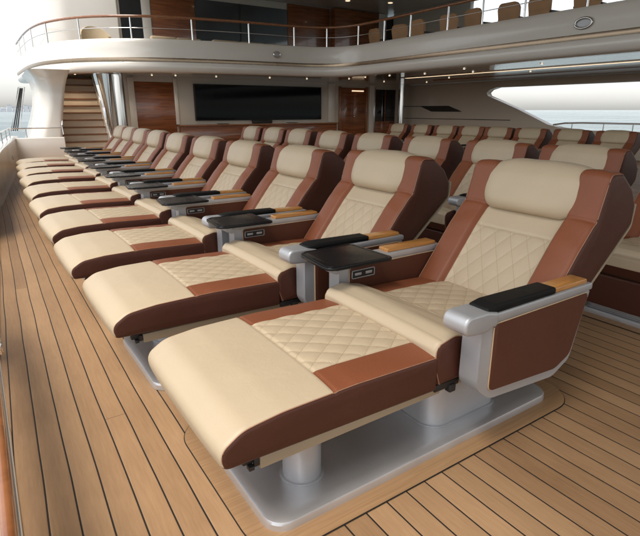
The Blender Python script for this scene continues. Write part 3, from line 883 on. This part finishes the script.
def column(x, y, r, z1, lb):
    c = empty('steel_column', (x, y, 0)); tag(c, lb, 'column', None)
    tube('shaft', [(0, 0, 0.0), (0, 0, z1)], r, M['chrome'], c, 28)
    tube('base_ring', [(0, 0, 0.0), (0, 0, 0.06)], r + 0.03, M['chrome'], c, 28)
    return c
column(3.74, 16.3, 0.165, 2.41, 'thick polished steel column right of the staircase')
column(15.15, 16.55, 0.13, 2.41, 'slim polished steel column at the right end of the back wall')

# ------------------------------------------------------------------ back wall of the saloon
WY = 17.2
wall = empty('saloon_wall', (9, WY, 0)); tag(wall, 'back wall of the lower deck with wooden panels, door and pale pilasters', 'wall')
at(wall, box('wall_face', 3.55, 16.3, WY, WY + 0.3, 0, 2.42, M['ivory'], wall))
at(wall, box('wood_panel', 4.42, 5.70, WY - 0.02, WY - 0.002, 0.30, 2.26, M['wood'], wall, 0.004))
at(wall, box('wood_dado', 5.74, 12.10, WY - 0.26, WY - 0.003, 0.0, 0.88, M['wood'], wall, 0.004))
at(wall, box('ledge', 5.70, 12.14, WY - 0.32, WY - 0.002, 0.883, 0.93, M['rail'], wall, 0.01))
for x0, x1 in ((4.22, 4.42), (5.68, 5.80), (11.85, 12.15), (13.92, 14.16)):
    at(wall, box('pilaster', x0, x1, WY - 0.05, WY - 0.001, 0.94 if 5.5 < x0 < 12 else 0.0, 2.38, M['white'], wall, 0.01))
# door
dr = at(wall, box('door', 12.45, 13.72, WY - 0.05, WY - 0.002, 0.05, 2.26, M['wood'], wall, 0.004))
def sub(name, x0, x1, y0, y1, z0, z1, m, par, bev=0.0):
    o = box(name, x0 - par.parent.location.x - par.location.x, x1 - par.parent.location.x - par.location.x, y0 - WY - par.location.y, y1 - WY - par.location.y, z0, z1, m, par, bev)
    return o
for x0, x1 in ((12.38, 12.448), (13.722, 13.80)): sub2 = sub('door_frame', x0, x1, WY - 0.09, WY - 0.003, 0.0, 2.30, M['rail'], dr, 0.008)
for o in dr.children: o.location = (0, 0, 0)
# (children of the door share its coordinates; the door carries the wall's offset)
for o in list(dr.children):
    bpy.data.objects.remove(o)
def kid(par, o):
    o.parent = par; o.location = (0, 0, 0); return o
for x0, x1 in ((12.36, 12.448), (13.722, 13.81)): kid(dr, box('door_frame', x0, x1, WY - 0.09, WY - 0.003, 0.0, 2.30, M['rail'], dr, 0.008))
for x0, x1 in ((12.55, 12.95), (13.08, 13.60)): kid(dr, box('door_panel', x0, x1, WY - 0.064, WY - 0.051, 0.3, 2.08, M['wood'], dr, 0.006))
kid(dr, box('light_strip', 12.98, 13.58, WY - 0.075, WY - 0.0655, 2.12, 2.16, M['strip'], dr))
bmk = bmesh.new(); bmesh.ops.create_uvsphere(bmk, u_segments=12, v_segments=8, radius=0.045); bmesh.ops.translate(bmk, verts=bmk.verts, vec=(13.1, WY - 0.10, 1.15)); kid(dr, bm_obj('handle', bmk, M['chrome'], dr))
gd = at(wall, box('glass_door', 14.22, 15.35, WY - 0.04, WY - 0.002, 0.05, 2.22, M['glass'], wall, 0.004))
kid(gd, box('door_frame', 14.16, 14.218, WY - 0.07, WY - 0.003, 0.0, 2.28, M['chrome'], gd, 0.006))
kid(gd, box('lower_panel', 14.26, 15.30, WY - 0.052, WY - 0.042, 0.15, 0.95, M['wood'], gd, 0.006))
kid(gd, box('mullion', 14.75, 14.79, WY - 0.056, WY - 0.0425, 0.96, 2.2, M['wood'], gd, 0.004))

tv = empty('wall_screen', (8.97, WY - 0.06, 1.05)); tag(tv, 'wide black television screen on the back wall', 'television')
box('screen_body', -2.62, 2.50, -0.04, 0.05, 0.0, 1.19, M['rubber'], tv, 0.01)
box('display', -2.59, 2.47, -0.047, -0.042, 0.03, 1.16, M['screen'], tv)
box('stand_foot', -1.85, -1.45, -0.14, 0.03, -0.115, -0.098, M['rubber'], tv, 0.004)
box('stand_foot', 0.95, 1.35, -0.14, 0.03, -0.115, -0.098, M['rubber'], tv, 0.004)
box('stand_bracket', -0.5, 0.3, -0.06, 0.03, -0.11, -0.003, M['rubber'], tv, 0.01)

# ------------------------------------------------------------------ starboard side wall with the swept opening
SX = 15.8
def q_open(y):   # lower edge of the opening as a function of y
    pts = [(6.0, 0.82), (9.6, 0.84), (10.1, 0.93), (10.7, 1.16), (11.4, 1.43), (12.1, 1.68), (12.6, 1.86)]
    if y <= pts[0][0]: return pts[0][1]
    for (a, b), (c, d) in zip(pts, pts[1:]):
        if a <= y <= c: return b + (d - b) * (y - a) / (c - a)
    return pts[-1][1]
out = [(17.19, 0.0), (17.19, 2.41), (-8.0, 2.41), (-8.0, 2.17), (12.30, 2.17), (12.62, 2.12), (12.76, 2.00), (12.68, 1.88), (12.1, 1.70), (11.4, 1.45), (10.7, 1.17), (10.15, 0.95), (9.7, 0.84), (9.0, 0.80), (-8.0, 0.80), (-8.0, 0.0)]
stb = empty('side_bulkhead', (SX, 10, 0)); tag(stb, 'ivory side wall on the right with a long swept opening to the sea', 'wall')
at(stb, prism('bulkhead_wall', out, SX, SX + 0.25, M['ivory'], stb, plane='yz', bev=0.02))
for z, ya, yb in ((1.55, 14.6, 17.1), (1.06, 11.6, 17.1)):
    at(stb, box('groove_trim', SX - 0.012, SX - 0.001, ya, yb, z - 0.012, z + 0.012, M['rubber'], stb))
vent = prism('side_vent', [(16.1, 1.56), (14.5, 1.56), (13.8, 1.34), (15.4, 1.34)], SX - 0.05, SX - 0.002, M['rubber'], None, plane='yz', bev=0.01)
tag(vent, 'dark slanted vent panel on the ivory side wall', 'vent')
rail = empty('side_rail', (SX, 6, 0.8)); tag(rail, 'steel rail with posts along the opening on the right side', 'railing')
at(rail, tube('top_rail', [(SX + 0.1, 10.0, 0.94), (SX + 0.1, 9.6, 1.0), (SX + 0.1, 9.0, 1.02), (SX + 0.1, -6.0, 1.02)], 0.028, M['chrome'], rail, 8))
for yy in [9.35, 8.35, 7.5, 6.6, 5.5, 4.5, 3.5, 2.5]:
    at(rail, tube('post', [(SX + 0.1, yy, 0.80), (SX + 0.1, yy, 1.02)], 0.02, M['chrome'], rail, 8))

# ------------------------------------------------------------------ upper deck
EDGE = [(1.80, 24.0), (1.80, 21.4), (1.86, 19.6), (2.02, 18.3), (2.28, 17.4), (2.65, 16.6), (3.15, 15.93), (3.85, 15.36), (4.7, 14.95), (6.0, 14.62), (7.4, 14.42), (8.5, 14.32), (9.2, 14.18), (9.72, 13.85), (9.98, 13.3), (10.06, 12.6), (10.06, 11.2), (10.02, 9.2), (10.0, 7.0), (10.0, 4.8), (10.0, 1.0), (10.0, -6.0)]
EP = smooth_path(EDGE, 6)
up = empty('upper_deck', (8, 16, 2.4)); tag(up, 'white upper deck with curved bulwark, bronze strip and glossy soffit', 'upper deck')
# path travels toward the viewer's side; outward normal = (t.y, -t.x): check sign by the test below
prof = [(-0.40, 2.41), (-0.16, 2.405), (-0.06, 2.42), (-0.005, 2.46), (0.025, 2.52), (0.030, 2.60), (0.010, 2.67), (-0.012, 2.70), (-0.012, 2.775), (-0.02, 2.80), (-0.025, 3.0), (-0.035, 3.18), (-0.055, 3.245), (-0.09, 3.28), (-0.15, 3.285), (-0.19, 3.26), (-0.20, 3.2), (-0.20, 2.75), (-0.40, 2.75)]
t0 = Vector(EP[60]) - Vector(EP[59]); sgn = 1 if (t0.y * 0 + -t0.x * -1) < 0 else 1
def osweep(name, prof, path, m, par):
    # outward must point away from the deck (towards the open well): decide by the sign at the middle of the aft edge
    i = min(range(len(path)), key=lambda k: abs(path[k][0] - 7.0)); a, b = path[i], path[i + 1]
    ny = -(b[0] - a[0]); s = 1 if ny < 0 else -1
    return at(par, sweep(name, [(o * s, z) for o, z in prof], path, m, par))
osweep('bulwark', prof, EP, M['white'], up)
osweep('trim_strip', [(-0.03, 2.685), (0.016, 2.690), (0.024, 2.74), (0.014, 2.79), (-0.03, 2.795)], EP, M['gold'], up)
sl = [(x, y) for x, y in EP]
outl = [(x + (0.25 if y > 15 else 0.2), y + (0.15 if x < 9.9 else 0)) for x, y in EP]
# slab between soffit and floor, inset a little from the edge
ins = []
for i, (x, y) in enumerate(EP):
    a = Vector(EP[max(0, i - 1)]); b = Vector(EP[min(len(EP) - 1, i + 1)]); t = (b - a).normalized()
    nx, ny = -t.y, t.x          # inward
    ins.append((x + nx * 0.3, y + ny * 0.3))
V = []; F = []
for i, (x, y) in enumerate(ins):
    if x < 9.6: qx, qy = x, 24.0
    elif y > 13.6: qx, qy = 9.6 + (16.25 - 9.6) * min(1, (x - 9.6) / 0.5), 24.0
    else: qx, qy = 16.25, y
    for z in (2.415, 2.74): V += [(x, y, z), (qx, qy, z)]
for i in range(len(ins) - 1):
    a, b = 4 * i, 4 * i + 4
    F += [(a, a + 1, b + 1, b), (a + 2, b + 2, b + 3, a + 3), (a, b, b + 2, a + 2)]
at(up, mesh_obj('soffit', V, F, M['soffit'], up, angle=20))
at(up, box('wood_strip', 13.9, 15.0, -6, 13.6, 2.398, 2.4145, M['wood'], up))
at(up, box('cove_strip', 11.95, 12.35, -6, 13.2, 2.400, 2.4147, M['gold'], up))
at(up, box('cove_light', 12.10, 12.20, -6, 13.1, 2.394, 2.3995, M['strip'], up))
V = []
def downlight(x, y):
    c = at(up, tube('downlight', [(x, y, 2.402), (x, y, 2.4148)], 0.045, M['chrome'], up, 14))
    kid(c, tube('bulb', [(x, y, 2.396), (x, y, 2.4015)], 0.024, M['lamp'], c, 12))
for x, y in ((2.75, 17.1), (4.76, 16.3), (5.42, 16.1), (6.66, 15.9), (8.36, 15.5), (9.67, 15.3), (10.85, 14.5), (10.75, 13.5), (10.9, 12.5), (11.2, 11.3), (10.7, 9.4), (13.2, 12.2), (11.75, 10.0), (3.3, 16.7), (13.0, 15.2), (14.6, 14.6), (12.9, 9.0), (11.0, 7.4)):
    downlight(x, y)
for k_, (x, y, z, e_) in enumerate(((2.8, 17.0, 2.30, 22), (3.0, 18.6, 3.4, 30), (5.2, 16.2, 2.30, 16), (8.4, 15.7, 2.30, 14), (11.4, 15.2, 2.30, 16), (13.6, 14.6, 2.30, 16), (13.4, 11.2, 2.30, 16), (13.4, 8.0, 2.3, 16))):  # downlight spots; the one above the soffit is added fill for the stairs
    ld = bpy.data.lights.new('downlight_and_stair_fill', 'SPOT'); ld.energy = e_ * (1.0 if k_ < 2 else 0.8); ld.shadow_soft_size = 0.06; ld.spot_size = R(140); ld.spot_blend = 0.6; ld.color = (1.0, 0.80, 0.58)
    lo = bpy.data.objects.new('downlight_and_stair_fill', ld); C.objects.link(lo); lo.location = (x, y, z + (0.09 if z < 3 else 0))
# rail on the upper deck
ur = empty('upper_railing', (8, 15, 3.28)); tag(ur, 'steel railing with varnished wooden top rail round the upper deck', 'railing')
EI = []
for i, (x, y) in enumerate(EP):
    a = Vector(EP[max(0, i - 1)]); b = Vector(EP[min(len(EP) - 1, i + 1)]); t = (b - a).normalized()
    EI.append((x - t.y * 0.12, y + t.x * 0.12))
def rz(i):   # top rail height
    x, y = EI[i]; return 3.83
at(ur, tube('top_rail', [(x, y, 3.84) for x, y in EI], 0.036, M['rail'], ur, 10))
at(ur, tube('mid_rail', [(x, y, 3.55) for x, y in EI], 0.010, M['chrome'], ur, 8))
# posts about every 1.25 m
acc = 0.4; last = EI[0]
for i in range(1, len(EI)):
    d = math.dist(EI[i], EI[i - 1]); acc += d
    if acc > (1.05 if EI[i][0] > 9 else 1.45):
        acc = 0; x, y = EI[i]
        at(ur, tube('post', [(x, y, 3.27), (x, y, 3.84)], 0.022, M['chrome'], ur, 8))
# round and oval fairleads on the bulwark
for (x, y, z, rx_, ax, lb) in ((8.0, 14.335, 3.00, 0.11, 'y', 'round grey light fitting on the white bulwark above the television'), (10.0, 5.95, 2.98, 0.13, 'x', 'oval grey ring fitting on the white bulwark at upper right')):
    f = empty('bulwark_fitting', (x, y, z)); tag(f, lb, 'fitting')
    pts = [(rx_ * math.cos(2 * PI * k / 28), rx_ * 0.7 * math.sin(2 * PI * k / 28)) for k in range(28)]
    if ax == 'y':
        tube('ring', [(a, 0.0, b) for a, b in pts], 0.022, M['chrome'], f, 8, True)
        prism('lens', pts, 0.0, 0.04, M['silver'], f, plane='xz')
    else:
        tube('ring', [(0.0, a * 1.3, b) for a, b in pts], 0.026, M['chrome'], f, 8, True)
        prism('lens', [(a * 1.3, b) for a, b in pts], 0.01, 0.04, M['silver'], f, plane='yz')

# upper deck saloon wall
UY = 18.6
uw = empty('upper_wall', (9, UY, 2.75)); tag(uw, 'upper deck saloon wall with white corner, dark glass and mahogany panels', 'wall')
at(uw, box('wall_face', 4.2, 16.0, UY, UY + 0.3, 2.745, 5.34, M['ivory'], uw))
# rounded white corner
rc = round_poly([(2.35, UY - 0.1), (4.50, UY - 0.1), (4.50, 24), (2.35, 24)], [0.7, 0.05, 0.1, 0.1], 12)
at(uw, prism('corner_wall', rc, 2.745, 6.4, M['white'], uw, plane='xy', bev=0.05, seg=3))
at(uw, box('glass_door', 4.58, 5.27, UY - 0.03, UY - 0.002, 2.78, 5.30, M['glass'], uw))
at(uw, box('pilaster', 5.28, 5.56, UY - 0.06, UY - 0.002, 2.75, 5.32, M['white'], uw, 0.01))
at(uw, box('wood_panel', 5.60, 7.12, UY - 0.04, UY - 0.002, 2.78, 5.32, M['wood'], uw, 0.006))
gl = at(uw, box('glass_door', 7.13, 10.85, UY - 0.03, UY - 0.002, 2.78, 5.10, M['glass'], uw))
kid(gl, box('mullion', 8.82, 8.87, UY - 0.05, UY - 0.031, 2.78, 5.1, M['rubber'], gl))
at(uw, box('wood_panel', 10.87, 12.85, UY - 0.05, UY - 0.003, 2.78, 5.32, M['wood'], uw, 0.006))
at(uw, box('wood_panel', 12.90, 15.20, UY - 0.35, UY - 0.003, 2.78, 5.33, M['wood'], uw, 0.02))
at(uw, box('pilaster', 15.22, 15.62, UY - 0.36, UY - 0.003, 2.75, 5.33, M['white'], uw, 0.02))
at(uw, box('side_window', 15.64, 16.1, UY - 0.34, UY - 0.006, 2.78, 5.2, M['glass'], uw))
at(uw, box('side_wall', 16.0, 16.2, 14.0, UY - 0.36, 2.745, 5.34, M['ivory'], uw, 0.02))
at(uw, box('side_coaming', 16.0, 16.2, -6.0, 13.99, 2.745, 3.5, M['white'], uw, 0.02))
RX = -0.8  # port edge of the unseen canopy, set by where its shade falls
# roof over the upper deck; unseen part over the seating added to shade it
rf = round_poly([(RX, -9.0), (16.6, -9.0), (16.6, 24.0), (4.6, 24.0), (4.4, 15.5), (RX, 12.5)], [1.0, 1.0, 0.3, 0.3, 1.5, 1.5], 8)
roof = empty('upper_roof_and_shade', (10, 8, 5.35)); tag(roof, 'pale roof over the upper deck, with an unseen shade canopy added over the seats', 'roof')
at(roof, prism('roof_and_shade_panel', rf, 5.35, 5.60, M['ivory'], roof, plane='xy', bev=0.05))
for x, y in ((8.0, 17.6), (10.2, 17.7), (12.6, 17.0), (14.2, 16.4), (13.8, 14.9)):
    at(roof, tube('downlight', [(x, y, 5.337), (x, y, 5.3485)], 0.09, M['strip'], roof, 14))
for x, y in ((16.1, 10.9), (16.1, 5.0), (16.1, -2.0)):
    tag(at(roof, tube('roof_post', [(x, y, 3.5), (x, y, 5.35)], 0.07, M['white'], roof, 12)))

# chairs on the upper deck
def dining_chair():
    root = empty('dining_chair')
    out = round_poly([(-0.25, 0.42), (0.25, 0.42), (0.25, 0.50), (-0.25, 0.50)], 0.03, 5)
    prism('seat', out, -0.24, 0.24, M['upchair'], root, bev=0.02, seg=3)
    bk = round_poly([(-0.25, 0.48), (0.25, 0.48), (0.285, 0.90), (0.22, 1.02), (-0.22, 1.02), (-0.285, 0.90)], [0.03, 0.03, 0.10, 0.12, 0.12, 0.10], 7)
    bo = prism('backrest', bk, -0.29, -0.22, M['upchair'], root, plane='yz', bev=0.022, seg=3)
    for v in bo.data.vertices: v.co.x -= (v.co.z - 0.48) * 0.15 - 0.10 * v.co.y ** 2 * 4 * 0.35
    for sx in (-1, 1):
        for sy in (-1, 1): tube('leg', [(sx * 0.21, sy * 0.2, 0.43), (sx * 0.23, sy * 0.22, 0.0)], 0.02, M['rubber'], root, 8, r_end=0.014)
        prism('arm', round_poly([(-0.28, 0.66), (0.18, 0.66), (0.18, 0.70), (-0.28, 0.70)], 0.015, 3), sx * 0.27 - 0.025, sx * 0.27 + 0.025, M['rubber'], root)
        tube('arm_post', [(0.15, sx * 0.27, 0.46), (0.15, sx * 0.27, 0.67)], 0.015, M['rubber'], root, 8)
    return root
dc = dining_chair()
ys = [13.0, 12.05, 11.1, 10.1, 9.2, 8.3, 7.4, 6.4]
for i, y in enumerate(ys):
    o = dc if i == 0 else copy_tree(dc)
    o.location = (11.0 + (0.0, 0.1, -0.05, 0.05, 0.0, 0.1, 0.0, 0.05)[i], y, 2.755); o.rotation_euler = (0, 0, R((-6, 8, -4, 5, -8, 3, -5, 4)[i])); o.scale = (1.0, 1.0, 0.99)
    tag(o, ('tan upholstered chair on the upper deck, %s from the left behind the railing' % ord_[i]) if i else 'tan upholstered chair on the upper deck, leftmost behind the railing', 'chair', 'dining chairs on the upper deck')
# tables between
tb = empty('dining_table', (13.0, 10.2, 2.755)); tag(tb, 'dark topped table behind the chairs on the upper deck', 'table')
prism('table_top', round_poly([(-0.6, -3.2), (0.6, -3.2), (0.6, 3.2), (-0.6, 3.2)], 0.25, 8), 0.71, 0.75, M['wood'], tb, plane='xy', bev=0.01)
for yy in (-2.4, 0, 2.4):
    box('table_leg', -0.08, 0.08, yy - 0.08, yy + 0.08, 0.0, 0.708, M['chrome'], tb, 0.02)
# low sofas on the upper deck, left part
def sofa(x0, x1, y0, y1, lb, nseat):
    s = empty('low_sofa', ((x0 + x1) / 2, (y0 + y1) / 2, 2.745)); tag(s, lb, 'sofa', 'low sofas on the upper deck')
    w = (x1 - x0) / 2; d = (y1 - y0) / 2
    box('sofa_base', -w, w, -d, d, 0.0, 0.30, M['cushion'], s, 0.03)
    for k in range(nseat):
        a = -w + 2 * w * k / nseat; b = a + 2 * w / nseat
        box('seat_cushion', a + 0.01, b - 0.01, -d + 0.02, d - 0.2, 0.302, 0.46, M['cushion'], s, 0.04, 3)
        box('back_cushion', a + 0.01, b - 0.01, d - 0.2, d, 0.302, 0.80, M['cushion'], s, 0.05, 3)
sofa(4.9, 6.5, 15.9, 16.7, 'sand coloured low sofa on the upper deck before the wood panel', 2)
sofa(6.8, 9.6, 15.7, 16.5, 'longer sand coloured sofa on the upper deck before the dark glass', 3)
# curved back lounge chair by the white corner
lc = empty('tub_chair', (3.45, 17.1, 2.745)); tag(lc, 'beige curved tub chair by the white corner of the upper deck', 'chair')
V = []; F = []
for i in range(15):
    a = PI * 0.05 + PI * 0.9 * i / 14
    c, s_ = math.cos(a), math.sin(a); h = 0.7 + 0.35 * math.sin(a)
    for r_, z in ((0.42, 0.1), (0.46, h), (0.38, h), (0.36, 0.1)): V.append((r_ * c, r_ * s_, z))
for i in range(14):
    for j in range(4): F.append((i * 4 + j, i * 4 + (j + 1) % 4, i * 4 + 4 + (j + 1) % 4, i * 4 + 4 + j))
F += [(0, 1, 2, 3), (56, 57, 58, 59)]
mesh_obj('backrest', V, F, M['cushion'], lc)
tube('seat', [(0, 0, 0.1), (0, 0, 0.42)], 0.35, M['cushion'], lc, 20)

# ------------------------------------------------------------------ hull, sea, shore
SEA = -4.5
tag(mesh_obj('sea', [(-30000, -30000, SEA), (30000, -30000, SEA), (30000, 30000, SEA), (-30000, 30000, SEA)], [(0, 1, 2, 3)], M['sea'], None, smooth=False), kind='structure')
hb_ = [(x - 0.2, y) for x, y in PORT] + [(16.2, 26), (16.2, -8)]
hull = prism('ship_hull', [(x, y) for x, y in hb_], -5.5, -0.02, M['white'], None, plane='xy'); tag(hull, 'white hull of the ship below the teak deck', 'hull')
# far shore seen at the left: low land and pale buildings
V = []; F = []
random.seed(3)
n = 60
for i in range(n + 1):
    x = -900 + 1500 * i / n; h = 4 + 5 * random.random() + 8 * abs(math.sin(i * 0.21))
    V += [(x, 2300, SEA - 1), (x, 2320, SEA + h), (x, 2700, SEA + h * 1.3), (x, 2720, SEA - 1)]
for i in range(n):
    for j in range(3): F.append((4 * i + j, 4 * i + j + 1, 4 * i + 5 + j, 4 * i + 4 + j))
tag(mesh_obj('shore', V, F, M['shore'], None), kind='structure')
k = 0
for i in range(16):
    x = -60 + i * 17 + random.uniform(-5, 5); h = random.uniform(10, 24); w = random.uniform(9, 16)
    b = empty('waterfront_building', (x, 2290, SEA)); 
    tag(b, 'pale distant building on the shoreline at the left horizon', 'building', 'distant waterfront buildings')
    box('wall', -w / 2, w / 2, -8, 8, 0, h, M['bldg'], b)
    box('roof', -w / 2 - 0.4, w / 2 + 0.4, -8.4, 8.4, h + 0.01, h + 1.2, M['shore'], b)

# ------------------------------------------------------------------ light, sky, camera
SUN_EL, SUN_AZ = 64.0, -112.0      # azimuth measured from +Y towards +X
w = bpy.data.worlds.new('World'); SC.world = w; w.use_nodes = True
nt = w.node_tree; bg = nt.nodes['Background']
sky = nt.nodes.new('ShaderNodeTexSky'); sky.sky_type = 'NISHITA'; sky.sun_disc = False
sky.sun_elevation = R(SUN_EL); sky.sun_rotation = R(SUN_AZ); sky.air_density = 1.2; sky.dust_density = 1.5; sky.ozone_density = 1.0
hs = nt.nodes.new('ShaderNodeHueSaturation'); hs.inputs['Saturation'].default_value = 0.22; hs.inputs['Value'].default_value = 1.0
nt.links.new(sky.outputs[0], hs.inputs['Color'])
vm = nt.nodes.new('ShaderNodeVectorMath'); vm.operation = 'MULTIPLY'; vm.inputs[1].default_value = (1.0, 1.0, 1.0)
nt.links.new(hs.outputs[0], vm.inputs[0])
tcw = nt.nodes.new('ShaderNodeTexCoord'); mpw = nt.nodes.new('ShaderNodeMapping'); mpw.inputs['Scale'].default_value = (1, 1, 4)
nzw = nt.nodes.new('ShaderNodeTexNoise'); nzw.inputs['Scale'].default_value = 2.2; nzw.inputs['Detail'].default_value = 6
nt.links.new(tcw.outputs['Generated'], mpw.inputs['Vector']); nt.links.new(mpw.outputs[0], nzw.inputs['Vector'])
mrw = nt.nodes.new('ShaderNodeMapRange'); mrw.inputs[1].default_value = 0.3; mrw.inputs[2].default_value = 0.7; mrw.inputs[3].default_value = 0.96; mrw.inputs[4].default_value = 1.14
nt.links.new(nzw.outputs['Fac'], mrw.inputs[0])
vs_ = nt.nodes.new('ShaderNodeVectorMath'); vs_.operation = 'SCALE'; nt.links.new(vm.outputs[0], vs_.inputs[0]); nt.links.new(mrw.outputs[0], vs_.inputs['Scale'])
nt.links.new(vs_.outputs[0], bg.inputs['Color'])
bg.inputs['Strength'].default_value = 0.145
sd = bpy.data.lights.new('Sun', 'SUN'); sd.energy = 2.0; sd.angle = R(28); sd.color = (1.0, 0.93, 0.83)
so = bpy.data.objects.new('Sun', sd); C.objects.link(so)
az = R(SUN_AZ); d = Vector((math.sin(az) * math.cos(R(SUN_EL)), math.cos(az) * math.cos(R(SUN_EL)), math.sin(R(SUN_EL))))
so.rotation_euler = (-d).to_track_quat('-Z', 'Y').to_euler()

cam = bpy.data.cameras.new('Camera'); co = bpy.data.objects.new('Camera', cam); C.objects.link(co)
co.location = (0, 0, 1.4); co.rotation_euler = (R(90) - math.atan(158 / 501), 0, -R(33.7))
cam.sensor_width = 36; cam.sensor_fit = 'HORIZONTAL'; cam.lens = 501 / 640 * 36; cam.clip_start = 0.03; cam.clip_end = 60000
SC.camera = co
SC.view_settings.view_transform = 'Standard'; SC.view_settings.look = 'None'; SC.view_settings.gamma = 1
SC.view_settings.use_curve_mapping = False
SC.view_settings.exposure = 0.74
